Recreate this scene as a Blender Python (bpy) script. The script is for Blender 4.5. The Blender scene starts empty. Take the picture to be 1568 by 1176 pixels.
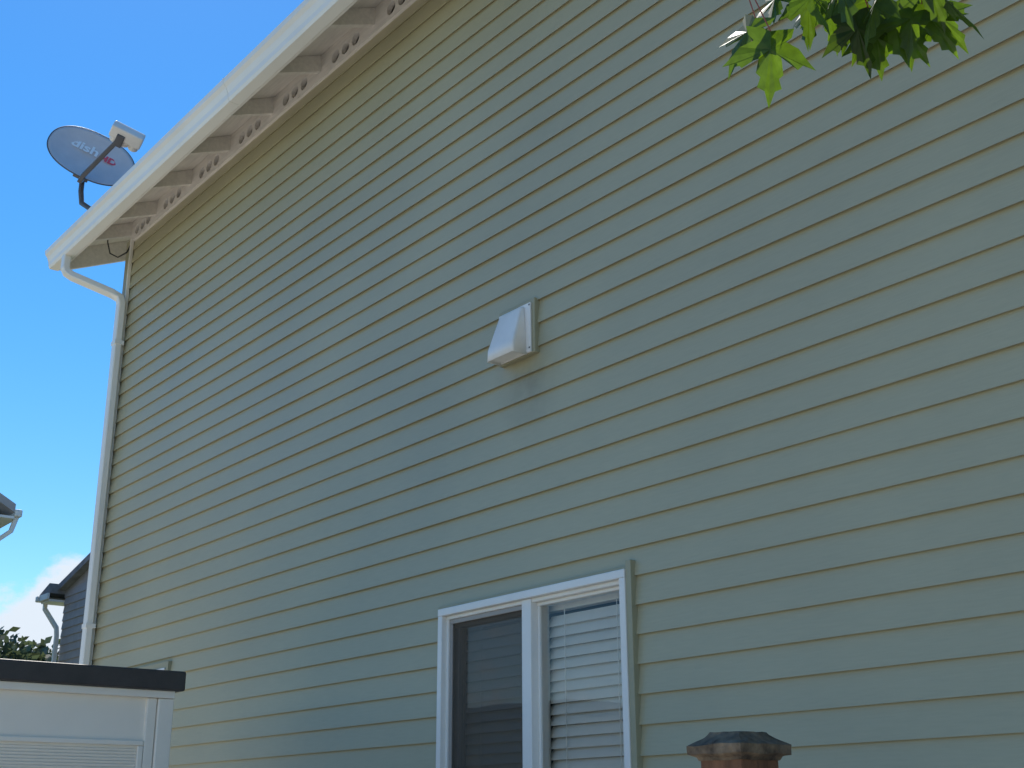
import bpy, bmesh, math, random
from mathutils import Vector, Matrix, noise
random.seed(7)
scene = bpy.context.scene
scene.view_settings.view_transform = 'Standard'
scene.view_settings.look = 'None'
scene.view_settings.exposure = 0

# ------------------------------------------------------------ helpers
def nmat(name, base, rough=0.6, var=0.12, scale=6.0, bump=0.0, bscale=80.0, stretch=(1,1,1), spec=0.5, metallic=0.0, dark=None):
    m = bpy.data.materials.new(name); m.use_nodes = True
    nt = m.node_tree; b = nt.nodes['Principled BSDF']
    tc = nt.nodes.new('ShaderNodeTexCoord'); mp = nt.nodes.new('ShaderNodeMapping')
    mp.inputs['Scale'].default_value = stretch
    nt.links.new(tc.outputs['Object'], mp.inputs['Vector'])
    n = nt.nodes.new('ShaderNodeTexNoise'); n.inputs['Scale'].default_value = scale
    n.inputs['Detail'].default_value = 6; n.inputs['Roughness'].default_value = 0.6
    nt.links.new(mp.outputs['Vector'], n.inputs['Vector'])
    r = nt.nodes.new('ShaderNodeValToRGB')
    d = dark if dark else tuple(c*(1-var) for c in base)
    l = tuple(min(1, c*(1+var)) for c in base)
    r.color_ramp.elements[0].color = (*d, 1); r.color_ramp.elements[1].color = (*l, 1)
    r.color_ramp.elements[0].position = 0.3; r.color_ramp.elements[1].position = 0.7
    nt.links.new(n.outputs['Fac'], r.inputs['Fac'])
    nt.links.new(r.outputs['Color'], b.inputs['Base Color'])
    b.inputs['Roughness'].default_value = rough
    b.inputs['Metallic'].default_value = metallic
    b.inputs['Specular IOR Level'].default_value = spec
    if bump > 0:
        n2 = nt.nodes.new('ShaderNodeTexNoise'); n2.inputs['Scale'].default_value = bscale
        n2.inputs['Detail'].default_value = 4
        nt.links.new(mp.outputs['Vector'], n2.inputs['Vector'])
        bp = nt.nodes.new('ShaderNodeBump'); bp.inputs['Strength'].default_value = bump
        bp.inputs['Distance'].default_value = 0.004
        nt.links.new(n2.outputs['Fac'], bp.inputs['Height'])
        nt.links.new(bp.outputs['Normal'], b.inputs['Normal'])
    return m

def empty(name, loc=(0,0,0)):
    e = bpy.data.objects.new(name, None); e.location = loc
    scene.collection.objects.link(e); return e

def mesh_obj(name, verts, faces, mat, parent=None, smooth=False):
    me = bpy.data.meshes.new(name); me.from_pydata([tuple(v) for v in verts], [], faces)
    me.validate(); me.update()
    bm = bmesh.new(); bm.from_mesh(me); bmesh.ops.recalc_face_normals(bm, faces=bm.faces); bm.to_mesh(me); bm.free()
    o = bpy.data.objects.new(name, me); scene.collection.objects.link(o)
    if mat: me.materials.append(mat)
    if parent: o.parent = parent
    if smooth:
        for p in me.polygons: p.use_smooth = True
    return o

def bevel(o, w, seg=2):
    md = o.modifiers.new('bevel', 'BEVEL'); md.width = w; md.segments = seg; md.limit_method = 'ANGLE'
    return o

def box(name, a, b, mat, parent=None, bv=0.0):
    x0,y0,z0 = a; x1,y1,z1 = b
    v = [(x0,y0,z0),(x1,y0,z0),(x1,y1,z0),(x0,y1,z0),(x0,y0,z1),(x1,y0,z1),(x1,y1,z1),(x0,y1,z1)]
    f = [(0,3,2,1),(4,5,6,7),(0,1,5,4),(1,2,6,5),(2,3,7,6),(3,0,4,7)]
    o = mesh_obj(name, v, f, mat, parent)
    if bv: bevel(o, bv)
    return o

def prism(name, prof, axis, c0, c1, mat, parent=None, bv=0.0):
    n = len(prof)
    def P(p, c): return (c, p[0], p[1]) if axis == 'x' else (p[0], c, p[1])
    v = [P(p, c0) for p in prof] + [P(p, c1) for p in prof]
    f = [tuple(range(n)), tuple(range(2*n-1, n-1, -1))]
    for i in range(n):
        j = (i+1) % n; f.append((i, j, n+j, n+i))
    o = mesh_obj(name, v, f, mat, parent)
    if bv: bevel(o, bv)
    return o

def sweep(name, path, w, d, mat, parent=None, side=Vector((1,0,0)), round_n=0, smooth=False):
    path = [Vector(p) for p in path]; verts=[]; faces=[]
    N = round_n if round_n else 8
    for i, p in enumerate(path):
        if i == 0: t = path[1]-path[0]
        elif i == len(path)-1: t = path[-1]-path[-2]
        else: t = (path[i+1]-p).normalized() + (p-path[i-1]).normalized()
        t.normalize()
        s = (side - t*side.dot(t)).normalized(); u = t.cross(s).normalized()
        if round_n:
            ww = w[i] if isinstance(w, (list,tuple)) else w
            ring = [(math.cos(2*math.pi*k/N)*ww, math.sin(2*math.pi*k/N)*ww) for k in range(N)]
        else:
            c = min(w,d)*0.25
            ring = [(w,d-c),(w-c,d),(-w+c,d),(-w,d-c),(-w,-d+c),(-w+c,-d),(w-c,-d),(w,-d+c)]
        for a,b in ring: verts.append(p + s*a + u*b)
    for i in range(len(path)-1):
        for k in range(N):
            k2=(k+1)%N; faces.append((i*N+k, i*N+k2, (i+1)*N+k2, (i+1)*N+k))
    faces.append(tuple(range(N))); faces.append(tuple(range((len(path)-1)*N, len(path)*N)))
    return mesh_obj(name, verts, faces, mat, parent, smooth)

# ------------------------------------------------------------ materials
def siding_mat(name, base, under_vent=True):
    m = bpy.data.materials.new(name); m.use_nodes = True
    nt = m.node_tree; b = nt.nodes['Principled BSDF']; L = nt.links.new
    tc = nt.nodes.new('ShaderNodeTexCoord')
    n1 = nt.nodes.new('ShaderNodeTexNoise'); n1.inputs['Scale'].default_value = 0.9; n1.inputs['Detail'].default_value = 5
    L(tc.outputs['Object'], n1.inputs['Vector'])
    mp = nt.nodes.new('ShaderNodeMapping'); mp.inputs['Scale'].default_value = (6, 6, 70)
    L(tc.outputs['Object'], mp.inputs['Vector'])
    n2 = nt.nodes.new('ShaderNodeTexNoise'); n2.inputs['Scale'].default_value = 2.0; n2.inputs['Detail'].default_value = 6
    L(mp.outputs['Vector'], n2.inputs['Vector'])
    r1 = nt.nodes.new('ShaderNodeMapRange'); r1.inputs['From Min'].default_value=.3; r1.inputs['From Max'].default_value=.7
    r1.inputs['To Min'].default_value=.93; r1.inputs['To Max'].default_value=1.07
    L(n1.outputs['Fac'], r1.inputs['Value'])
    r2 = nt.nodes.new('ShaderNodeMapRange'); r2.inputs['From Min'].default_value=.3; r2.inputs['From Max'].default_value=.7
    r2.inputs['To Min'].default_value=.97; r2.inputs['To Max'].default_value=1.03
    L(n2.outputs['Fac'], r2.inputs['Value'])
    mu = nt.nodes.new('ShaderNodeMath'); mu.operation='MULTIPLY'; L(r1.outputs[0], mu.inputs[0]); L(r2.outputs[0], mu.inputs[1])
    vm = nt.nodes.new('ShaderNodeVectorMath'); vm.operation='SCALE'; vm.inputs[0].default_value = base
    L(mu.outputs[0], vm.inputs['Scale'])
    col = vm.outputs['Vector']
    if under_vent:  # noisy brown patch, darker than the siding, just below the vent hood
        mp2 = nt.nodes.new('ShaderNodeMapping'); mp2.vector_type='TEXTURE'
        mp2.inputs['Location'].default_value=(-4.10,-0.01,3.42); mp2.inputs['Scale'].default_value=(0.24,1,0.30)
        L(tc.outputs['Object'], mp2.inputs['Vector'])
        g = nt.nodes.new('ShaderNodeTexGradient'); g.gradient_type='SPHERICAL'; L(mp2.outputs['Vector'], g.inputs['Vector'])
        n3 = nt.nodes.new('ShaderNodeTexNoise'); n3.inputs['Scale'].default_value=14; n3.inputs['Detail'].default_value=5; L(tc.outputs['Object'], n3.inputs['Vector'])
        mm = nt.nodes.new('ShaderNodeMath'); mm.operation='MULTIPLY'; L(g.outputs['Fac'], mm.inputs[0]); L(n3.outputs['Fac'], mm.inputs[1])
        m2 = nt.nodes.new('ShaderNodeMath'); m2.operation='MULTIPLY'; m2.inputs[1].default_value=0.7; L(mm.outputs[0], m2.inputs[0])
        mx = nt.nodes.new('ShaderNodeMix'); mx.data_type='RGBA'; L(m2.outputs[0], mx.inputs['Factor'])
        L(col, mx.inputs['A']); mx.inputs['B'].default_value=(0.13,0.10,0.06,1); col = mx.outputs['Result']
    L(col, b.inputs['Base Color'])
    r3 = nt.nodes.new('ShaderNodeMapRange'); r3.inputs['To Min'].default_value=.34; r3.inputs['To Max'].default_value=.52
    L(n1.outputs['Fac'], r3.inputs['Value']); L(r3.outputs[0], b.inputs['Roughness'])
    bp = nt.nodes.new('ShaderNodeBump'); bp.inputs['Strength'].default_value=.25; bp.inputs['Distance'].default_value=.002
    L(n2.outputs['Fac'], bp.inputs['Height']); L(bp.outputs['Normal'], b.inputs['Normal'])
    return m

SAGE = (0.440, 0.398, 0.255)
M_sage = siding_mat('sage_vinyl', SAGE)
M_sage_trim = nmat('sage_trim', (0.37,0.335,0.215), 0.5, .06)
M_white = nmat('white_paint', (0.86,0.82,0.76), 0.4, .05, 2.5)
M_gutter = nmat('gutter_enamel', (0.86,0.83,0.77), 0.35, .05, 1.5)
M_raft = nmat('painted_wood', (0.74,0.69,0.62), 0.7, .1, 5, .3, 60, (1,8,8))
M_shingle = nmat('asphalt_shingle', (0.06,0.058,0.056), 0.9, .35, 12, .6, 60)
M_shingle2 = nmat('gray_shingle', (0.26,0.25,0.25), 0.9, .3, 6, .5, 40)
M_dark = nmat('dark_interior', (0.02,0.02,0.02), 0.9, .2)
M_vent = nmat('white_plastic', (0.86,0.82,0.77), 0.38, .05, 8)
M_black = nmat('black_rubber', (0.02,0.02,0.02), 0.6, .1)
M_blind = nmat('blind_slat', (0.88,0.85,0.79), 0.5, .03)
M_wood = nmat('weathered_wood', (0.17,0.08,0.04), 0.85, .4, 5, .8, 30, (6,6,1))
M_cap = nmat('lichen_wood', (0.17,0.125,0.08), 0.9, .5, 26, .9, 60, dark=(0.03,0.02,0.014))
M_shed = nmat('shed_resin', (0.90,0.83,0.73), 0.5, .04, 2.0, .12, 200)
M_shedroof = nmat('shed_roof_resin', (0.055,0.048,0.046), 0.5, .2, 8, .2, 90)
M_grayhouse = nmat('gray_siding', (0.45,0.41,0.39), 0.6, .1)
M_grass = nmat('grass_ground', (0.10,0.13,0.045), 0.95, .35, 3.0, .5, 120)
M_bounce_concrete = nmat('bounce_concrete', (0.58,0.53,0.45), 0.9, .10, 4, .4, 90)  # kept pale and warm to bounce light onto the wall; foundation shares it
M_dish = nmat('dish_enamel', (0.70,0.64,0.63), 0.45, .05, 10)
M_dgray = nmat('dish_mount_metal', (0.10,0.10,0.11), 0.45, .1)
M_bark = nmat('bark', (0.10,0.075,0.055), 0.9, .4, 10, .9, 40, (4,4,1))
M_red = nmat('lettering_red', (0.90,0.10,0.14), 0.5, .02)
M_lwhite = nmat('lettering_white', (0.98,0.98,0.98), 0.5, .02)
M_petiole = nmat('petiole', (0.25,0.07,0.05), 0.6, .1)

def leaf_mat(name, base, trans, tw=0.5):
    m = bpy.data.materials.new(name); m.use_nodes=True; nt=m.node_tree; L=nt.links.new
    b = nt.nodes['Principled BSDF']; out = nt.nodes['Material Output']
    g = nt.nodes.new('ShaderNodeNewGeometry')
    vm = nt.nodes.new('ShaderNodeMapRange'); vm.inputs['To Min'].default_value=.5; vm.inputs['To Max'].default_value=1.4
    L(g.outputs['Random Per Island'], vm.inputs['Value'])
    tc = nt.nodes.new('ShaderNodeTexCoord'); nn = nt.nodes.new('ShaderNodeTexNoise'); nn.inputs['Scale'].default_value=60; L(tc.outputs['Object'], nn.inputs['Vector'])
    nr = nt.nodes.new('ShaderNodeMapRange'); nr.inputs['From Min'].default_value=.3; nr.inputs['From Max'].default_value=.7; nr.inputs['To Min'].default_value=.8; nr.inputs['To Max'].default_value=1.2
    L(nn.outputs['Fac'], nr.inputs['Value'])
    mm = nt.nodes.new('ShaderNodeMath'); mm.operation='MULTIPLY'; L(vm.outputs[0], mm.inputs[0]); L(nr.outputs[0], mm.inputs[1])
    def sc(c):
        v = nt.nodes.new('ShaderNodeVectorMath'); v.operation='SCALE'; v.inputs[0].default_value=c; L(mm.outputs[0], v.inputs['Scale']); return v.outputs['Vector']
    L(sc(base), b.inputs['Base Color']); b.inputs['Roughness'].default_value=.45
    t = nt.nodes.new('ShaderNodeBsdfTranslucent'); L(sc(trans), t.inputs['Color'])
    mx = nt.nodes.new('ShaderNodeMixShader'); mx.inputs[0].default_value=tw
    L(b.outputs[0], mx.inputs[1]); L(t.outputs[0], mx.inputs[2]); L(mx.outputs[0], out.inputs['Surface'])
    return m
M_leaf = leaf_mat('maple_leaf', (0.04,0.07,0.012), (0.17,0.30,0.010), .42)
M_leaf2 = leaf_mat('distant_leaf', (0.10,0.12,0.07), (0.11,0.14,0.06), .3)

def glass(name, k):
    M = bpy.data.materials.new(name); M.use_nodes=True
    nt=M.node_tree; nt.nodes.clear(); out=nt.nodes.new('ShaderNodeOutputMaterial')
    fr=nt.nodes.new('ShaderNodeFresnel'); fr.inputs[0].default_value=1.5
    ma=nt.nodes.new('ShaderNodeMath'); ma.operation='MULTIPLY'; ma.inputs[1].default_value=k; ma.use_clamp=True
    tr=nt.nodes.new('ShaderNodeBsdfTransparent'); tr.inputs[0].default_value=(.95,.96,.95,1)
    gl=nt.nodes.new('ShaderNodeBsdfGlossy'); gl.inputs['Roughness'].default_value=.015
    tcg=nt.nodes.new('ShaderNodeTexCoord'); ng=nt.nodes.new('ShaderNodeTexNoise'); ng.inputs['Scale'].default_value=1.6
    bg=nt.nodes.new('ShaderNodeBump'); bg.inputs['Strength'].default_value=.25; bg.inputs['Distance'].default_value=.01
    nt.links.new(tcg.outputs['Object'], ng.inputs['Vector']); nt.links.new(ng.outputs['Fac'], bg.inputs['Height']); nt.links.new(bg.outputs['Normal'], gl.inputs['Normal'])
    mx=nt.nodes.new('ShaderNodeMixShader'); nt.links.new(fr.outputs[0], ma.inputs[0]); nt.links.new(ma.outputs[0], mx.inputs[0])
    nt.links.new(tr.outputs[0], mx.inputs[1]); nt.links.new(gl.outputs[0], mx.inputs[2]); nt.links.new(mx.outputs[0], out.inputs[0])
    return M
M_glass = glass('window_glass', 1.2)
M_glass2 = glass('window_glass_dull', .4)
M_screen = bpy.data.materials.new('insect_screen'); M_screen.use_nodes=True
nt=M_screen.node_tree; nt.nodes.clear(); out=nt.nodes.new('ShaderNodeOutputMaterial')
tr=nt.nodes.new('ShaderNodeBsdfTransparent'); df=nt.nodes.new('ShaderNodeBsdfDiffuse'); df.inputs[0].default_value=(.11,.092,.072,1)
mx=nt.nodes.new('ShaderNodeMixShader'); mx.inputs[0].default_value=.68
nt.links.new(tr.outputs[0], mx.inputs[1]); nt.links.new(df.outputs[0], mx.inputs[2]); nt.links.new(mx.outputs[0], out.inputs[0])

# ------------------------------------------------------------ ground
gv=[(-400,-400,0),(400,-400,0),(400,400,0),(-400,400,0)]
mesh_obj('ground', gv, [(0,1,2,3)], M_grass)
mesh_obj('added_bounce_slab', [(-16,-14,.004),(10,-14,.004),(10,-.02,.004),(-16,-.02,.004)], [(0,1,2,3)], M_bounce_concrete)  # added slab out of view, sends warm sunlight back onto the shaded wall

# ------------------------------------------------------------ main house
house = empty('green_siding_house')
XL, XR = -9.0, 5.0
WT = 5.887
PITCH = 0.45
DEPTH = 9.0
RO = .165
WX0, WX1, WZ0, WZ1 = -4.71, -3.50, 1.42, 2.50
EXP = 0.107
verts=[]; faces=[]
def wob(x, z): return noise.noise(Vector((x*0.45, z*2.3, 1.7)))*0.0028, noise.noise(Vector((x*0.9, z*7.7, 9.1)))*0.0026
z = 2.472 - EXP*21
xs = []
x = XL+0.02
while x < XR: xs.append(x); x += 0.25
xs.append(XR)
for w in (WX0, WX1): xs.append(w)
xs = sorted(set(xs))
def yf(z0, zz): return -0.0200 + 0.0157*(zz-z0)/EXP
while z < WT-0.01:
    z0 = z; z1 = min(z+EXP, WT)
    for i in range(len(xs)-1):
        xa, xb = xs[i], xs[i+1]
        inwin = xa >= WX0-1e-4 and xb <= WX1+1e-4
        segs = [(z0, z1)]
        if inwin:
            if z1 <= WZ1 and z0 >= WZ0: continue
            if z0 < WZ1 < z1: segs = [(WZ1, z1)]
            elif z0 < WZ0 < z1: segs = [(z0, WZ0)]
        for (a, b) in segs:
            n0 = len(verts)
            for xx in (xa, xb):
                dz, dy = wob(xx, z0)
                sa = dz if a == z0 else 0
                lip = a == z0
                verts.append((xx, 0.0, a+sa+0.014))
                verts.append((xx, yf(z0,a)+dy+0.0030, a+sa+0.001))
                verts.append((xx, yf(z0,a)+dy, a+sa))
                verts.append((xx, yf(z0,b)+dy, b+0.014 if b==z1 else b))
            if lip:
                faces.append((n0, n0+4, n0+5, n0+1)); faces.append((n0+1, n0+5, n0+6, n0+2))
            faces.append((n0+2, n0+6, n0+7, n0+3))
    z += EXP
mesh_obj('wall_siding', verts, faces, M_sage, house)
box('wall_core_a', (XL,0.002,0), (WX0,0.2,WT), M_sage_trim, house)
box('wall_core_b', (WX1,0.002,0), (XR,0.2,WT), M_sage_trim, house)
box('wall_core_c', (WX0,0.002,0), (WX1,0.2,WZ0), M_sage_trim, house)
box('wall_core_d', (WX0,0.002,WZ1), (WX1,0.2,WT), M_sage_trim, house)
box('foundation', (XL+.01,-0.01,0), (XR,0.0,0.22), M_bounce_concrete, house)
RZ = WT + PITCH*DEPTH/2
for nm, xa in (('gable_wall_left', XL), ('gable_wall_right', XR-0.15)):
    prism(nm, [(0.2,0),(DEPTH,0),(DEPTH,WT),(DEPTH/2,RZ),(0.2,WT+PITCH*.2)], 'x', xa, xa+0.15, M_sage_trim, house)
box('back_wall', (XL+.15,DEPTH-.2,0), (XR-.15,DEPTH-.01,WT), M_sage_trim, house)
box('corner_trim', (XL-.025,-.036,0.2), (XL+.045,-.0225,WT), M_sage_trim, house, .003)
box('corner_trim_return', (XL-.03,-.036,0.2), (XL-.018,.06,WT), M_sage_trim, house, .003)
box('corner_bead', (XL+.045,-.040,0.2), (XL+.062,-.014,WT), M_white, house, .003)
EY = -0.385
RX0, RX1 = XL-0.48, XR+0.48
def zl(y, off): return WT + PITCH*min(y, DEPTH-y) + off
for nm,o0,o1,mt,ex in (('roof_sheathing',RO,RO+.015,M_raft,0),('roof_shingles',RO+.016,RO+.036,M_shingle,.02)):
    y0 = EY-ex
    prism(nm+'_front', [(y0,zl(y0,o0)),(DEPTH/2,RZ+o0),(DEPTH/2,RZ+o1),(y0,zl(y0,o1))], 'x', RX0-ex, RX1+ex, mt, house)
    prism(nm+'_back', [(DEPTH-y0,zl(y0,o0)),(DEPTH/2,RZ+o0),(DEPTH/2,RZ+o1),(DEPTH-y0,zl(y0,o1))], 'x', RX0-ex, RX1+ex, mt, house)
rx = [-8.985] + [-8.52+0.61*k for k in range(0, 23)]
rx = [r for r in rx if r < XR]
for i,r in enumerate(rx):
    prism('rafter_tail_%d'%i, [(EY+.012,zl(EY+.012,0.060)),(0.3,zl(.3,.04)),(0.3,zl(.3,RO-.001)),(EY+.012,zl(EY+.012,RO-.001))], 'x', r-.019, r+.019, M_raft, house, .002)
def vent_block(name, xa, xb, yb, z0, z1, holes, rad):
    bm = bmesh.new(); N=16; th=.03
    cell = rad*2.4
    cuts = [(h-cell/2, h+cell/2) for h in holes]
    zc=(z0+z1)/2-.012
    def quad(p): bm.faces.new([bm.verts.new(q) for q in p])
    px = xa
    for (a,b) in cuts:
        quad([(px,yb,z0),(a,yb,z0),(a,yb,z1),(px,yb,z1)])
        h=(a+b)/2; outer=[]; inner=[]; back=[]
        for k in range(N):
            an = 2*math.pi*(k+.5)/N; c,s=math.cos(an),math.sin(an)
            lim=(z1-zc) if s>0 else (zc-z0)
            m = min((cell/2)/abs(c), lim/abs(s))
            outer.append(bm.verts.new((h+c*m, yb, zc+s*m)))
            inner.append(bm.verts.new((h+c*rad, yb, zc+s*rad)))
            back.append(bm.verts.new((h+c*rad, yb+th, zc+s*rad)))
        for k in range(N):
            k2=(k+1)%N
            bm.faces.new([outer[k],outer[k2],inner[k2],inner[k]])
            bm.faces.new([inner[k],inner[k2],back[k2],back[k]])
        for (cx,cz) in [(a,z0),(b,z0),(b,z1),(a,z1)]:
            q=sorted(outer, key=lambda v:(v.co.x-cx)**2+(v.co.z-cz)**2)[:2]
            bm.faces.new([bm.verts.new((cx,yb,cz)),bm.verts.new(q[0].co),bm.verts.new(q[1].co)])
        px=b
    quad([(px,yb,z0),(xb,yb,z0),(xb,yb,z1),(px,yb,z1)])
    quad([(xa,yb,z0),(xb,yb,z0),(xb,yb+.03,z0),(xa,yb+.03,z0)])
    me=bpy.data.meshes.new(name); bm.to_mesh(me); bm.free(); me.materials.append(M_raft)
    o=bpy.data.objects.new(name, me); scene.collection.objects.link(o); o.parent=house
for i in range(len(rx)-1):
    a,b = rx[i], rx[i+1]; c=(a+b)/2
    hs=[c-.115,c,c+.115] if b-a>.5 else [c-.105,c,c+.105]
    vent_block('vented_block_%d'%i, a, b, -0.030, WT-.018, zl(-.030,RO-.001), hs, .042)
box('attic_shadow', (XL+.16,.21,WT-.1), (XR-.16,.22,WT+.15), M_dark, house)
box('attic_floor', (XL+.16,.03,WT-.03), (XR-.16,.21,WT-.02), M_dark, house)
box('fascia', (RX0,EY-.004,5.715), (RX1,EY+.012,zl(EY,RO)), M_raft, house)
gp=[(EY-.005,5.855),(EY-.005,5.715),(EY-.072,5.715),(EY-.082,5.735),(EY-.086,5.765),(EY-.100,5.80),(EY-.118,5.822),(EY-.122,5.855),(EY-.112,5.855),(EY-.108,5.826),(EY-.09,5.80),(EY-.076,5.765),(EY-.072,5.725),(EY-.015,5.725),(EY-.015,5.855)]
prism('gutter', gp, 'x', RX0-.01, RX1, M_gutter, house)
prism('gutter_end_cap', [(EY-.004,5.856),(EY-.004,5.713),(EY-.073,5.713),(EY-.084,5.735),(EY-.088,5.765),(EY-.102,5.80),(EY-.120,5.822),(EY-.124,5.856)], 'x', RX0-.016, RX0-.009, M_gutter, house)
for i,gx in enumerate((-6.4,-3.3,-.2,2.9)):
    prism('gutter_seam_%d'%i, [(EY-.004,5.8565),(EY-.004,5.7125),(EY-.0735,5.7125),(EY-.0845,5.735),(EY-.0885,5.765),(EY-.1025,5.80),(EY-.1205,5.822),(EY-.1245,5.8565)], 'x', gx, gx+.012, M_gutter, house)
prism('drip_edge', [(EY-.03,zl(EY,RO+.014)),(EY-.03,zl(EY,RO-.03)),(EY-.026,zl(EY,RO-.03)),(EY+.02,zl(EY,RO+.0155)),], 'x', RX0-.02, RX1, M_gutter, house)
for nm,xa in (('barge_board_left',RX0),('barge_board_right',RX1-.03)):
    prism(nm, [(EY+.013,zl(EY+.013,-.01)),(DEPTH/2,RZ-.01),(DEPTH/2,RZ+RO-.001),(EY+.013,zl(EY+.013,RO-.001))], 'x', xa, xa+.03, M_raft, house, .002)
for i,yy in enumerate((.6,1.8,3.0,4.2)):
    box('lookout_%d'%i, (RX0+.03,yy,zl(yy,.06)), (XL+.1,yy+.04,zl(yy,RO-.005)), M_raft, house)
sweep('downspout', [(-9.19,-.435,5.72),(-9.19,-.435,5.62),(-9.185,-.42,5.585),(-9.16,-.385,5.555),(-8.985,-.13,5.42),(-8.945,-.08,5.38),(-8.935,-.070,5.33),(-8.935,-.070,5.2),(-8.935,-.070,.25),(-8.935,-.09,.18),(-8.935,-.3,.08)], .036,.026, M_gutter, house)
for i,zz in enumerate((5.0,2.9,1.0)):
    box('downspout_strap_%d'%i, (-8.975,-.100,zz), (-8.895,-.03,zz+.03), M_gutter, house)
sweep('coax_cable', [(-9.02,-.2,5.93),(-9.02,-.19,5.84),(-9.03,-.16,5.76),(-9.02,-.10,5.74),(-8.98,-.05,5.78),(-8.96,-.02,5.87)], .006,.006, M_black, house, side=Vector((0,0.3,1)).normalized(), round_n=6)

def frame(prefix, x0,x1,z0,z1,t,ya,yb,mat,bv=.003):
    box(prefix+'_bottom',(x0,ya,z0),(x1,yb,z0+t),mat,house,bv)
    box(prefix+'_top',(x0,ya,z1-t),(x1,yb,z1),mat,house,bv)
    box(prefix+'_left',(x0,ya+.001,z0+t),(x0+t,yb,z1-t),mat,house,bv)
    box(prefix+'_right',(x1-t,ya+.001,z0+t),(x1,yb,z1-t),mat,house,bv)
box('j_channel_right',(WX1+.001,-.038,WZ0-.03),(WX1+.030,.001,WZ1+.030),M_sage_trim,house,.002)
box('j_channel_left',(WX0-.018,-.028,WZ0-.03),(WX0-.001,.001,WZ1+.01),M_sage_trim,house,.002)
box('j_channel_top',(WX0-.017,-.030,WZ1+.001),(WX1,.001,WZ1+.014),M_sage_trim,house,.002)
frame('window_frame',WX0,WX1,WZ0,WZ1,.032,-.044,.08,M_white)
frame('window_frame_step',WX0+.032,WX1-.032,WZ0+.032,WZ1-.032,.016,-.020,.08,M_white)
MX=-4.10
box('window_mullion',(MX-.034,-.028,WZ0+.033),(MX+.026,.07,WZ1-.033),M_white,house,.003)
M_sashgray=nmat('screen_frame_gray',(0.36,0.32,0.29),.4,.05)
frame('screen_frame',WX0+.048,MX-.034,WZ0+.048,WZ1-.048,.02,-.012,.0,M_sashgray,.002)
mesh_obj('insect_screen',[(WX0+.066,-.006,WZ0+.066),(MX-.052,-.006,WZ0+.066),(MX-.052,-.006,WZ1-.066),(WX0+.066,-.006,WZ1-.066)],[(0,1,2,3)],M_screen,house)
frame('sash_left',WX0+.049,MX-.035,WZ0+.049,WZ1-.049,.035,.012,.05,M_sashgray)
mesh_obj('glass_left',[(WX0+.07,.03,WZ0+.07),(MX-.05,.03,WZ0+.07),(MX-.05,.03,WZ1-.07),(WX0+.07,.03,WZ1-.07)],[(0,1,2,3)],M_glass2,house)
frame('sash_right',MX+.026,WX1-.048,WZ0+.048,WZ1-.048,.014,.004,.05,M_white)
mesh_obj('glass_right',[(MX+.03,.016,WZ0+.05),(WX1-.05,.016,WZ0+.05),(WX1-.05,.016,WZ1-.05),(MX+.03,.016,WZ1-.05)],[(0,1,2,3)],M_glass,house)
box('side_window_channel',(-8.56,-.036,1.2),(-7.60,-.0,2.555),M_sage_trim,house,.003)
box('side_window_frame',(-8.53,-.047,1.23),(-7.63,-.0361,2.515),M_white,house,.003)
box('side_window_glass',(-8.48,-.049,1.28),(-7.68,-.0471,2.465),M_dark,house)
M_room=nmat('room_wall',(0.25,0.23,0.20),.9,.05)
rb=box('room_shell',(WX0-1.0,.201,.4),(WX1+1.0,3.2,2.95),M_room,house)
bm=bmesh.new(); bm.from_mesh(rb.data)
dele=[f for f in bm.faces if abs(f.calc_center_median().y-.201)<1e-3]
bmesh.ops.delete(bm,geom=dele,context='FACES'); bm.to_mesh(rb.data); bm.free()
vs=[];fs=[]
zz=WZ0+.05
tilt=math.radians(60); sw=.0262
while zz<WZ1-.08:
    for (xa,xb) in ((WX0+.04,MX-.01),(MX+.01,WX1-.04)):
        segs=3; n0=len(vs)
        dz=random.uniform(-.0015,.0015); ta=tilt+random.uniform(-.08,.08)
        for s in range(segs+1):
            q=-1+2*s/segs; yy=.082+q*sw*math.cos(ta); z2=zz+dz+q*sw*math.sin(ta)+ (1-q*q)*.003
            vs+= [(xa,yy,z2),(xb,yy,z2+random.uniform(-.001,.001))]
        for s in range(segs): fs.append((n0+2*s,n0+2*s+1,n0+2*s+3,n0+2*s+2))
    zz+=.0435
bl=mesh_obj('window_blinds',vs,fs,M_blind,house)
sm=bl.modifiers.new('s','SOLIDIFY'); sm.thickness=.0025
box('blind_headrail',(WX0+.035,.085,WZ1-.075),(WX1-.035,.13,WZ1-.034),M_blind,house,.003)
for i,xx in enumerate((WX0+.18,MX-.15,MX+.13,WX1-.16)):
    box('blind_cord_%d'%i,(xx,.060,WZ0+.04),(xx+.003,.062,WZ1-.07),M_blind,house)

# vent hood -------------------------------------------------------------
vent=empty('exhaust_vent_cap')
VX1=-4.022; VX0=-4.275; VZ1=3.768; VZ0=3.515
box('mounting_block',(VX0,-.036,VZ0),(VX1,.0,VZ1),M_sage_trim,vent,.003)
box('flange',(VX0+.012,-.046,VZ0+.004),(VX1-.018,-.036,VZ1-.02),M_vent,vent,.003)
hx0,hx1=VX0+.026,VX1-.042; ht,hb=VZ1-.03,VZ0-.004
yb=-.046
def hoodsec(x):
    return [(x,yb,ht),(x,yb-.020,ht-.004),(x,yb-.076,hb+.05),(x,yb-.078,hb),(x,yb,hb)]
A=hoodsec(hx0); B=hoodsec(hx1)
for S_,sg in ((A,1),(B,-1)):
    for idx in (0,1): S_[idx]=(S_[idx][0]+sg*.014,S_[idx][1],S_[idx][2])
vv=A+B; n=5
ff=[(0,1,2,3,4),(5,6,7,8,9)]+[(i,i+1,n+i+1,n+i) for i in range(3)]
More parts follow.
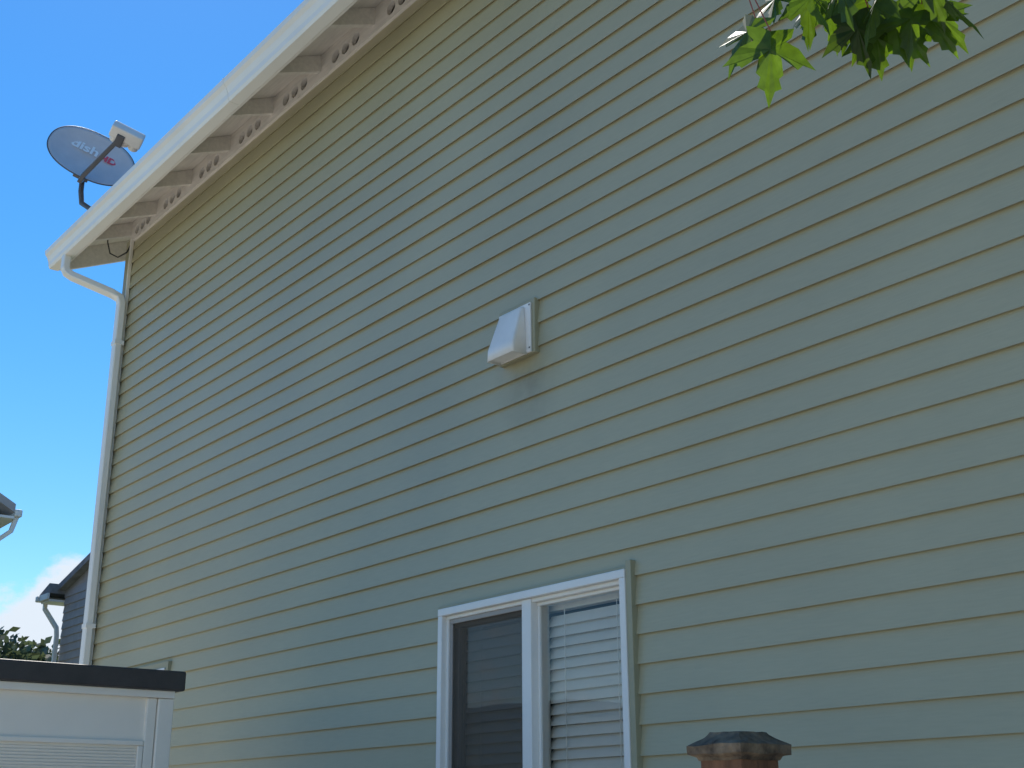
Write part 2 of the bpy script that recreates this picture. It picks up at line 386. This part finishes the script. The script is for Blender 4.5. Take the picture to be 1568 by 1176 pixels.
hood=mesh_obj('hood',vv,ff,M_vent,vent)
bm=bmesh.new(); bm.from_mesh(hood.data)
ed=[e for e in bm.edges if not e.is_boundary and e.calc_face_angle(0)>.2]
bmesh.ops.bevel(bm,geom=ed,offset=.010,segments=3,affect='EDGES',profile=.5); bm.to_mesh(hood.data); bm.free()
for p in hood.data.polygons: p.use_smooth=True
so=hood.modifiers.new('s','SOLIDIFY'); so.thickness=.003; so.offset=-1
box('damper_flap',(hx0+.006,yb-.070,hb+.010),(hx1-.006,yb-.002,hb+.014),M_vent,vent)
for i,(sx_,sz_) in enumerate(((VX1-.026,VZ1-.035),(VX1-.026,VZ0+.02))):
    box('screw_%d'%i,(sx_,yb-.003,sz_),(sx_+.006,yb,sz_+.006),M_dgray,vent)

# satellite dish ----------------------------------------------------------
dish=empty('satellite_dish',(0,0,0))
C=Vector((-9.29,-.30,6.67))
n_=Vector((.913,-.077,.393)).normalized()
h0=Vector((0,0,1)).cross(n_).normalized(); v0=n_.cross(h0).normalized()
th=math.radians(20)
h_=(h0*math.cos(th)-v0*math.sin(th)).normalized(); v_=n_.cross(h_).normalized()
def D(a,b,c): return C+h_*a+v_*b+n_*c
RW,RH,DP=.345,.305,.055
vs=[D(0,0,-DP)];fs=[]; R=12; N=64
for i in range(1,R+1):
    r=i/R
    for k in range(N):
        an=2*math.pi*k/N; c,s=math.cos(an),math.sin(an)
        e=2.0/2.25
        cx=math.copysign(abs(c)**e,c); sy=math.copysign(abs(s)**e,s)
        vs.append(D(cx*RW*r,sy*RH*r,-DP+DP*r*r))
for k in range(N): fs.append((0,1+k,1+(k+1)%N))
for i in range(R-1):
    for k in range(N):
        a=1+i*N+k;b=1+i*N+(k+1)%N; fs.append((a,b,b+N,a+N))
do=mesh_obj('reflector',vs,fs,M_dish,dish,True)
so=do.modifiers.new('s','SOLIDIFY'); so.thickness=.006; so.offset=0
rimpath=[vs[1+(R-1)*N+k] for k in range(N)]+[vs[1+(R-1)*N]]
sweep('rim',rimpath,.005,.005,M_dgray,dish,side=n_,round_n=6,smooth=True)
sweep('feed_arm',[D(.02,-.20,-.09),D(.02,-.31,-.03),D(.03,-.315,.04),D(.15,-.24,.42)],.017,.022,M_dgray,dish,side=h_)
sweep('feed_strut',[D(.02,-.24,-.03),D(.07,-.235,.16),D(.13,-.215,.36)],.006,.006,M_dgray,dish,side=h_,round_n=6)
def obox(name,c,ex,ax,mat,bv=.006):
    v=[]
    for sx in(-1,1):
        for sy in(-1,1):
            for sz in(-1,1): v.append(c+ax[0]*ex[0]*sx+ax[1]*ex[1]*sy+ax[2]*ex[2]*sz)
    f=[(0,1,3,2),(4,6,7,5),(0,4,5,1),(2,3,7,6),(0,2,6,4),(1,5,7,3)]
    return bevel(mesh_obj(name,v,f,mat,dish),bv,3)
lc=D(.20,-.215,.50)
obox('lnb_body',lc,(.125,.042,.055),(h_,v_,n_),M_vent,.012)
for i,a in enumerate((-.075,.0,.075)):
    sweep('lnb_feed_horn_%d'%i,[lc+h_*a-n_*.03,lc+h_*a-n_*.095+v_*.01],[.028,.040],0,M_vent,dish,side=h_,round_n=16)
obox('lnb_bracket',D(.165,-.25,.45),(.03,.022,.055),(h_,v_,n_),M_dgray,.005)
obox('mount_bracket',D(0,-.08,-.10),(.06,.09,.04),(h_,v_,n_),M_dgray,.006)
b0=D(0,-.10,-.12)
foot=Vector((-9.2,-.20,zl(-.2,RO+.045)))
sweep('mast',[b0,b0+Vector((0,0,-.16)),b0+Vector((.02,.01,-.27)),foot+Vector((0,0,.12)),foot],.021,.021,M_dgray,dish,side=Vector((0,1,0)),round_n=12,smooth=True)
obox('foot_plate',foot,(.07,.11,.008),(Vector((1,0,0)),Vector((0,1,PITCH)).normalized(),Vector((0,-PITCH,1)).normalized()),M_dgray,.003)
rot=Matrix((h_,v_,n_)).transposed().to_4x4()
def text(name,s,size,a,b,c,mat,off):
    cu=bpy.data.curves.new(name,'FONT'); cu.body=s; cu.size=size; cu.extrude=.001; cu.offset=off
    o=bpy.data.objects.new(name,cu); scene.collection.objects.link(o); cu.materials.append(mat)
    o.matrix_world=Matrix.Translation(D(a,b,c))@rot; o.parent=dish
text('lettering','dish',.14,-.19,.06,-.034,M_lwhite,.004)
text('lettering_hd','HD',.10,.045,.055,-.034,M_red,.004)

# garden shed -------------------------------------------------------------
shed=empty('garden_shed')
SX=-5.17; SY1=-1.06; SY0=-3.4
box('wall_body',(SX-1.3,SY0,.02),(SX,SY1,2.125),M_shed,shed,.004)
prism('roof',[(SX+.05,2.125),(SX+.05,2.205),(SX-.7,2.225),(SX-1.4,2.205),(SX-1.4,2.125)],'y',SY0-.05,SY1+.045,M_shedroof,shed,.008)
box('roof_under_trim',(SX+.001,SY0,2.095),(SX+.03,SY1+.01,2.1245),M_shed,shed,.003)
box('corner_post',(SX-.02,SY1-.055,.02),(SX+.022,SY1+.012,2.094),M_shed,shed,.005)
box('corner_post_inner',(SX-.02,SY1-.10,.02),(SX+.014,SY1-.058,2.094),M_shed,shed,.005)
box('panel_rail',(SX+.001,SY0,1.905),(SX+.016,SY1-.101,1.925),M_shed,shed,.004)
box('panel_stile',(SX+.001,SY1-.125,.1),(SX+.0165,SY1-.1015,1.904),M_shed,shed,.004)
zz=1.895; i=0
while zz>.15:
    prism('rib_%d'%i,[(SX+.0005,zz),(SX+.006,zz-.003),(SX+.003,zz-.010),(SX+.0005,zz-.011)],'y',SY0+.03,SY1-.126,M_shed,shed); zz-=.012 if zz>1.6 else .05; i+=1

# fence -------------------------------------------------------------
fy=-1.405
def post(px,top,nm):
    e=empty(nm,(0,0,0)); s=.052
    bevel(box('post',(px-s,fy-s,0),(px+s,fy+s,top-.03),M_wood,e),.004)
    def ring(h,z): return [(px-h,fy-h,z),(px+h,fy-h,z),(px+h,fy+h,z),(px-h,fy+h,z)]
    rs=[ring(.054,top-.052),ring(.057,top-.046),ring(.069,top-.040),ring(.070,top-.024),ring(.057,top-.016),ring(.040,top-.004),ring(.037,top)]
    v=[];f=[]
    for r in rs: v+=r
    for i in range(len(rs)-1):
        for k in range(4): k2=(k+1)%4; f.append((4*i+k,4*i+k2,4*i+4+k2,4*i+4+k))
    f.append((0,1,2,3)); m=len(rs)*4; f.append((m-4,m-3,m-2,m-1))
    c=mesh_obj('post_cap',v,f,M_cap,e)
    bm=bmesh.new(); bm.from_mesh(c.data); bmesh.ops.subdivide_edges(bm,edges=bm.edges,cuts=5,use_grid_fill=True)
    for q in bm.verts:
        q.co+=Vector((noise.noise(q.co*45),noise.noise(q.co*45+Vector((9,0,0))),noise.noise(q.co*45+Vector((0,9,0)))))*.003
    bm.to_mesh(c.data); bm.free()
post(-1.735,1.764,'wooden_fence_post')
post(-3.88,1.766,'wooden_fence_post.001')
post(.42,1.765,'wooden_fence_post.002')
fence=empty('wooden_rail_fence')
for i,(xa,xb) in enumerate(((-5.0,-3.935),(-3.825,-1.79),(-1.68,.365),(.475,4))):
    for j,zz in enumerate((.35,.80,1.25)):
        box('rail_%d_%d'%(i,j),(xa,fy-.02,zz),(xb,fy+.02,zz+.09),M_wood,fence,.004)

# neighbouring houses ------------------------------------------------------
gh=empty('gray_house')
gx0,gx1,gy0,gy1,gt=-24.5,-14.5,5.07,16,5.83
p=.24; gm=(gx0+gx1)/2; gr=gt+p*(gx1-gx0)/2
prism('walls',[(gx0,0),(gx1,0),(gx1,gt),(gm,gr),(gx0,gt)],'y',gy0,gy1,M_grayhouse,gh)
zz=.3
vs=[];fs=[]
while zz<gt:
    n0=len(vs); vs+=[(gx0,gy0-.022,zz),(gx1,gy0-.022,zz),(gx1,gy0-.004,zz+.15),(gx0,gy0-.004,zz+.15),(gx0,gy0-.001,zz),(gx1,gy0-.001,zz)]
    fs+=[(n0,n0+1,n0+2,n0+3),(n0,n0+1,n0+5,n0+4)]; zz+=.15
mesh_obj('siding',vs,fs,M_grayhouse,gh)
for nm,xe in (('roof_left',gx0-.02),('roof_right',gx1+.02)):
    prism(nm,[(xe,gt+.0),(gm,gr+.0),(gm,gr+.12),(xe,gt+.12)],'y',gy0-.15,gy1+.3,M_shingle2,gh)
prism('eave_return_roof',[(gx0-.56,gt-.06),(gx0-.02,gt-.06),(gx0-.02,gt+.12),(gx0-.50,gt-.03)],'y',gy0-.32,gy1,M_shingle2,gh)
box('eave_soffit',(gx0-.45,gy0-.3,gt-.22),(gx0,gy1,gt-.18),M_white,gh)
box('gutter',(gx0-.58,gy0-.38,gt-.18),(gx0-.45,gy1,gt-.07),M_gutter,gh,.02)
box('fascia_return',(gx0-.44,gy0-.35,gt-.18),(gx0+.02,gy0-.31,gt-.07),M_gutter,gh)
sweep('downspout',[(gx0-.5,gy0-.2,gt-.18),(gx0-.5,gy0-.2,gt-.30),(gx0-.06,gy0-.09,gt-.7),(gx0-.03,gy0-.08,gt-.85),(gx0-.03,gy0-.08,.1)],.045,.035,M_gutter,gh)
th_=empty('tan_house')
tx=-21.6; ty1=2.5; ty0=-6.0; tt=6.62
tm=(ty0+ty1)/2; pr=.55; trz=tt+pr*(ty1-ty0)/2
prism('walls',[(ty0,0),(ty1,0),(ty1,tt),(tm,trz),(ty0,tt)],'x',tx-9,tx,nmat('tan_siding',(.3,.28,.24),.7),th_)
for nm,ye in (('roof_right',ty1+.5),('roof_left',ty0-.5)):
    ze=tt-.5*pr
    prism(nm,[(ye,ze+.12),(tm,trz+.12),(tm,trz+.26),(ye,ze+.26)],'x',tx-9.3,tx+.3,M_grayhouse,th_)
box('gutter',(tx-9.3,ty1+.5,tt-.22),(tx+.32,ty1+.62,tt-.10),M_gutter,th_,.02)
box('soffit',(tx-9.3,ty1,tt-.26),(tx+.3,ty1+.5,tt-.22),M_white,th_)
sweep('downspout',[(tx+.2,ty1+.56,tt-.22),(tx+.2,ty1+.5,tt-.45),(tx+.06,ty1+.06,tt-.85),(tx+.06,ty1+.05,.1)],.045,.035,M_gutter,th_)

# maple tree ---------------------------------------------------------------
maple=empty('maple_tree')
half=[(.0,0),(.12,-.05),(.33,-.08),(.30,.05),(.22,.13),(.40,.20),(.50,.34),(.64,.50),(.45,.46),(.38,.53),(.27,.43),(.15,.38),(.19,.60),(.13,.66),(.17,.80),(.07,.86)]
outline=half+[(0,1.08)]+[(-a,b) for a,b in reversed(half[1:])]
def add_leaf(vs,fs,P,up,nrm,size,fold=.25,droop=.25):
    y=up.normalized(); z=(nrm-y*nrm.dot(y)).normalized(); x=y.cross(z)
    n0=len(vs)
    def pt(a,b): return P+x*(a*size)+y*(b*size)+z*((-abs(a)*fold-droop*b*b*.6+.03*math.sin(b*9+a*7))*size)
    vs.append(pt(0,.28))
    for a,b in outline: vs.append(pt(a,b))
    m=len(outline)
    for k in range(m): fs.append((n0,n0+1+k,n0+1+(k+1)%m))
P0=Vector((-1.018,-1.841,2.806))
e1=Vector((.6145,.7885,0)); e2=Vector((-.7885,.6145,0)); ez=Vector((0,0,1))
def Q(r,u,d): return P0+e1*r+ez*u+e2*d
leaves=[(-.125,-.055,.0,(-.05,-1,.1),.115),(-.085,-.01,-.05,(.6,-1,0),.085),(-.14,-.01,.03,(-.5,-.8,.2),.10),(-.20,.035,0,(-.8,.1,.1),.06),
(-.060,.030,.02,(.15,-1,.3),.085),(-.02,.025,-.03,(-.1,-1,-.2),.10),(.015,.005,.04,(.3,-1,.1),.10),(.045,.005,-.02,(-.4,-.8,.3),.09),
(.075,.015,.03,(.1,-1,-.1),.11),(.10,.02,-.05,(.35,-.9,.2),.10),(.135,.03,.02,(.9,-.45,.1),.105),(.115,.06,.06,(.7,-.5,-.2),.09),
(.15,.06,-.02,(.95,-.35,.1),.09),(.03,.06,.06,(-.2,-.9,.2),.10),(.00,.09,0,(-.6,-.3,.2),.09),(.08,.09,-.04,(.2,-.9,.1),.10),(-.05,.09,.03,(-.8,-.4,0),.09),
(-.10,.05,.05,(-.2,-.8,-.3),.07),(.055,.0,.06,(.1,-1,.2),.09),(.10,.0,.01,(-.1,-1,.1),.09),
(-.01,.06,.08,(.2,-1,.1),.09),(.06,.05,.09,(-.3,-1,.1),.095),(.12,.06,.1,(.1,-1,.2),.10),(.03,.04,-.06,(.5,-.8,0),.085),(.13,.02,.05,(.5,-.8,0),.095),(-.04,.05,.06,(-.3,-.9,.1),.085),
(.09,.03,.08,(.6,-.8,.1),.10),(.15,.05,.08,(.6,-.7,.1),.10)]
vs=[];fs=[];pv=[]
stem=[Q(-.17,.06,0),Q(-.08,.075,.01),Q(.0,.10,0),Q(.12,.17,.0),Q(.35,.40,-.1),Vector((-.35,-1.75,3.45)),Vector((.25,-1.95,3.7))]
for (r,u,d,t,s) in leaves:
    P=Q(r,u,d); T=e1*t[0]+ez*t[1]+e2*t[2]
    nr=Vector((random.uniform(-.5,.5),random.uniform(-.5,.1),random.uniform(.3,1)))+e2*random.uniform(-1.2,.0)
    add_leaf(vs,fs,P,T,nr,s*.98,random.uniform(.1,.35),random.uniform(.1,.4))
    near=min(stem[:4],key=lambda q:(q-P).length)
    pv.append((near,P))
for i,(a,b) in enumerate(pv):
    mid=(a+b)/2+Vector((0,0,.006))
    sweep('petiole_%d'%i,[a,mid,b],.0011,.0011,M_petiole,maple,side=Vector((.3,.9,.2)).normalized(),round_n=5)
mesh_obj('low_branch_leaves',vs,fs,M_leaf,maple)
sweep('low_branch',stem,[.0015,.002,.0025,.004,.007,.012,.018],0,M_bark,maple,side=Vector((0,.6,.8)),round_n=8,smooth=True)
sweep('trunk',[(.25,-2.05,0),(.26,-2.02,1.2),(.24,-1.98,2.6),(.25,-1.95,3.7),(.28,-2.0,5.0),(.25,-2.05,6.0)],[.10,.08,.07,.06,.035,.012],0,M_bark,maple,round_n=12,smooth=True)
for i in range(9):
    an=i*2.4; z0=3.3+i*.25; l=1.1-.05*i
    a=Vector((.25,-1.97,z0)); b=a+Vector((math.cos(an)*l,math.sin(an)*l,.6))
    sweep('limb_%d'%i,[a,a.lerp(b,.5)+Vector((0,0,.08)),b],[.03,.018,.006],0,M_bark,maple,side=Vector((0,.6,.8)),round_n=7,smooth=True)
vs=[];fs=[]
for i in range(900):
    while True:
        q=Vector((random.uniform(-1,1),random.uniform(-1,1),random.uniform(-1,1)))
        if q.length<1 and noise.noise(q*2.2)>-.15: break
    P=Vector((.35,-2.1,4.9))+Vector((q.x*1.25,q.y*1.25,q.z*1.45))
    add_leaf(vs,fs,P,Vector((random.uniform(-1,1),random.uniform(-1,1),random.uniform(-1,.2))),Vector((random.uniform(-.6,.6),random.uniform(-.6,.6),1)),random.uniform(.08,.12))
mesh_obj('crown_leaves',vs,fs,M_leaf,maple)

# distant trees --------------------------------------------------------------
def clump_tree(name,base,h,r,nleaf,ls,trunk=True):
    e=empty(name); vs=[];fs=[]
    lobes=[]
    for i in range(16):
        an=random.uniform(0,6.28); rr=random.uniform(.2,.75)*r
        lobes.append((Vector((base[0]+math.cos(an)*rr,base[1]+math.sin(an)*rr,h-r*random.uniform(.45,1.9))),r*random.uniform(.28,.5)))
    lobes.append((Vector((base[0],base[1],h-r*.35)),r*.36))
    for i in range(nleaf):
        c,lr=random.choice(lobes)
        d=Vector((random.gauss(0,1),random.gauss(0,1),random.gauss(0,1))).normalized()*lr*random.uniform(.55,1.08)
        p=c+d; a=Vector((random.gauss(0,1),random.gauss(0,1),random.gauss(0,1))).normalized(); b=a.orthogonal().normalized(); s=ls*random.uniform(.6,1.4)
        n0=len(vs); vs+=[p+a*s,p+b*s*.6,p-a*s,p-b*s*.6]; fs.append((n0,n0+1,n0+2,n0+3))
    mesh_obj('crown',vs,fs,M_leaf2,e)
    if trunk:
        sweep('trunk',[(base[0],base[1],0),(base[0]+.1,base[1],h*.5),(base[0],base[1],h*.85)],[.25,.18,.05],0,M_bark,e,round_n=10,smooth=True)
        for i,(c,lr) in enumerate(lobes[:7]):
            sweep('limb_%d'%i,[(base[0]+.05,base[1],h*.45),tuple(c)],[.09,.03],0,M_bark,e,side=Vector((0,.6,.8)),round_n=6)
clump_tree('deciduous_tree',(-43.0,6.3),8.6,2.7,8000,.11)
vs=[];fs=[]
e=empty('distant_trees')
for i in range(20):
    f=i/19; bx=-64+f*4+random.uniform(-2,2); by=2+f*30; hh=random.uniform(9.2,10.1)
    for j in range(1100):
        d=Vector((random.gauss(0,1),random.gauss(0,1),random.gauss(0,1))).normalized()
        p=Vector((bx,by,hh-2.6))+Vector((d.x*2.2,d.y*2.2,d.z*2.6))*random.uniform(.75,1.05)*(1+.25*noise.noise(d*2+Vector((i,0,0))))
        a=Vector((random.gauss(0,1),random.gauss(0,1),random.gauss(0,1))).normalized(); b=a.orthogonal().normalized(); s=.22*random.uniform(.6,1.4)
        n0=len(vs); vs+=[p+a*s,p+b*s*.6,p-a*s,p-b*s*.6]; fs.append((n0,n0+1,n0+2,n0+3))
    sweep('trunk_%d'%i,[(bx,by,0),(bx,by,6)],[.2,.12],0,M_bark,e,round_n=8)
mesh_obj('foliage',vs,fs,M_leaf2,e)

# ------------------------------------------------------------ sky & sun
S=Vector((-.54,.21,.82)).normalized()
w=bpy.data.worlds.new('World'); scene.world=w; w.use_nodes=True
nt=w.node_tree; L=nt.links.new; bgd=nt.nodes['Background']
sky=nt.nodes.new('ShaderNodeTexSky'); sky.sky_type='NISHITA'; sky.sun_disc=False
sky.sun_elevation=math.asin(S.z); sky.sun_rotation=math.atan2(S.x,S.y)%(2*math.pi)
sky.air_density=1.0; sky.dust_density=.1; sky.ozone_density=2.8
hs=nt.nodes.new('ShaderNodeHueSaturation'); hs.inputs['Saturation'].default_value=1.38; hs.inputs['Value'].default_value=1.12
L(sky.outputs[0],hs.inputs['Color'])
tc=nt.nodes.new('ShaderNodeTexCoord')
mp=nt.nodes.new('ShaderNodeMapping'); mp.inputs['Scale'].default_value=(1,1,1.6); L(tc.outputs['Generated'],mp.inputs['Vector'])
n=nt.nodes.new('ShaderNodeTexNoise'); n.inputs['Scale'].default_value=34; n.inputs['Detail'].default_value=8; n.inputs['Roughness'].default_value=.6
L(mp.outputs['Vector'],n.inputs['Vector'])
nrm=nt.nodes.new('ShaderNodeVectorMath'); nrm.operation='NORMALIZE'; L(tc.outputs['Generated'],nrm.inputs[0])
sx=nt.nodes.new('ShaderNodeSeparateXYZ'); L(nrm.outputs['Vector'],sx.inputs[0])
el=nt.nodes.new('ShaderNodeMapRange'); el.inputs['From Min'].default_value=.09; el.inputs['From Max'].default_value=.20; el.inputs['To Min'].default_value=.10; el.inputs['To Max'].default_value=-.30
L(sx.outputs['Z'],el.inputs['Value'])
tot=None
for (dx,dy,dz,c0,amp) in ((-.942,.309,.128,.9985,.50),(-.935,.325,.172,.9995,.44),(-.4,-.85,.2,.99,.2),(.8,-.4,.25,.985,.2)):
    v=Vector((dx,dy,dz)).normalized()
    dt=nt.nodes.new('ShaderNodeVectorMath'); dt.operation='DOT_PRODUCT'; L(nrm.outputs['Vector'],dt.inputs[0]); dt.inputs[1].default_value=v
    mr=nt.nodes.new('ShaderNodeMapRange'); mr.interpolation_type='SMOOTHSTEP'; mr.inputs['From Min'].default_value=c0; mr.inputs['From Max'].default_value=1.0; mr.inputs['To Max'].default_value=amp
    L(dt.outputs['Value'],mr.inputs['Value'])
    if tot is None: tot=mr.outputs[0]
    else:
        a2=nt.nodes.new('ShaderNodeMath'); a2.operation='ADD'; L(tot,a2.inputs[0]); L(mr.outputs[0],a2.inputs[1]); tot=a2.outputs[0]
ad=nt.nodes.new('ShaderNodeMath'); ad.operation='ADD'; L(n.outputs['Fac'],ad.inputs[0]); L(el.outputs[0],ad.inputs[1])
ad2=nt.nodes.new('ShaderNodeMath'); ad2.operation='ADD'; L(ad.outputs[0],ad2.inputs[0]); L(tot,ad2.inputs[1])
th=nt.nodes.new('ShaderNodeMapRange'); th.interpolation_type='SMOOTHSTEP'; th.inputs['From Min'].default_value=.50; th.inputs['From Max'].default_value=.82
L(ad2.outputs[0],th.inputs['Value'])
mx=nt.nodes.new('ShaderNodeMix'); mx.data_type='RGBA'; L(th.outputs[0],mx.inputs['Factor']); L(hs.outputs[0],mx.inputs['A']); mx.inputs['B'].default_value=(5.2,5.8,6.5,1)
L(mx.outputs['Result'],bgd.inputs['Color']); bgd.inputs['Strength'].default_value=.15
sl=bpy.data.lights.new('sun','SUN'); sl.energy=5.0; sl.angle=math.radians(.5); sl.color=(1,.95,.87)
so=bpy.data.objects.new('sun',sl); scene.collection.objects.link(so)
so.rotation_euler=(-S).to_track_quat('-Z','Y').to_euler()

# ------------------------------------------------------------ camera
cam=bpy.data.cameras.new('camera'); co=bpy.data.objects.new('camera',cam); scene.collection.objects.link(co)
back=Vector((.7458,-.5822,-.323)).normalized(); right=Vector((.6145,.7885,-.0034)); right=(right-back*right.dot(back)).normalized(); up=back.cross(right)
M=Matrix((right,up,back)).transposed().to_4x4(); M.translation=Vector((0,-3.3,1.6))
co.matrix_world=M; cam.sensor_width=36; cam.lens=36*1977/1568; cam.clip_end=1500; cam.clip_start=.05
scene.camera=co
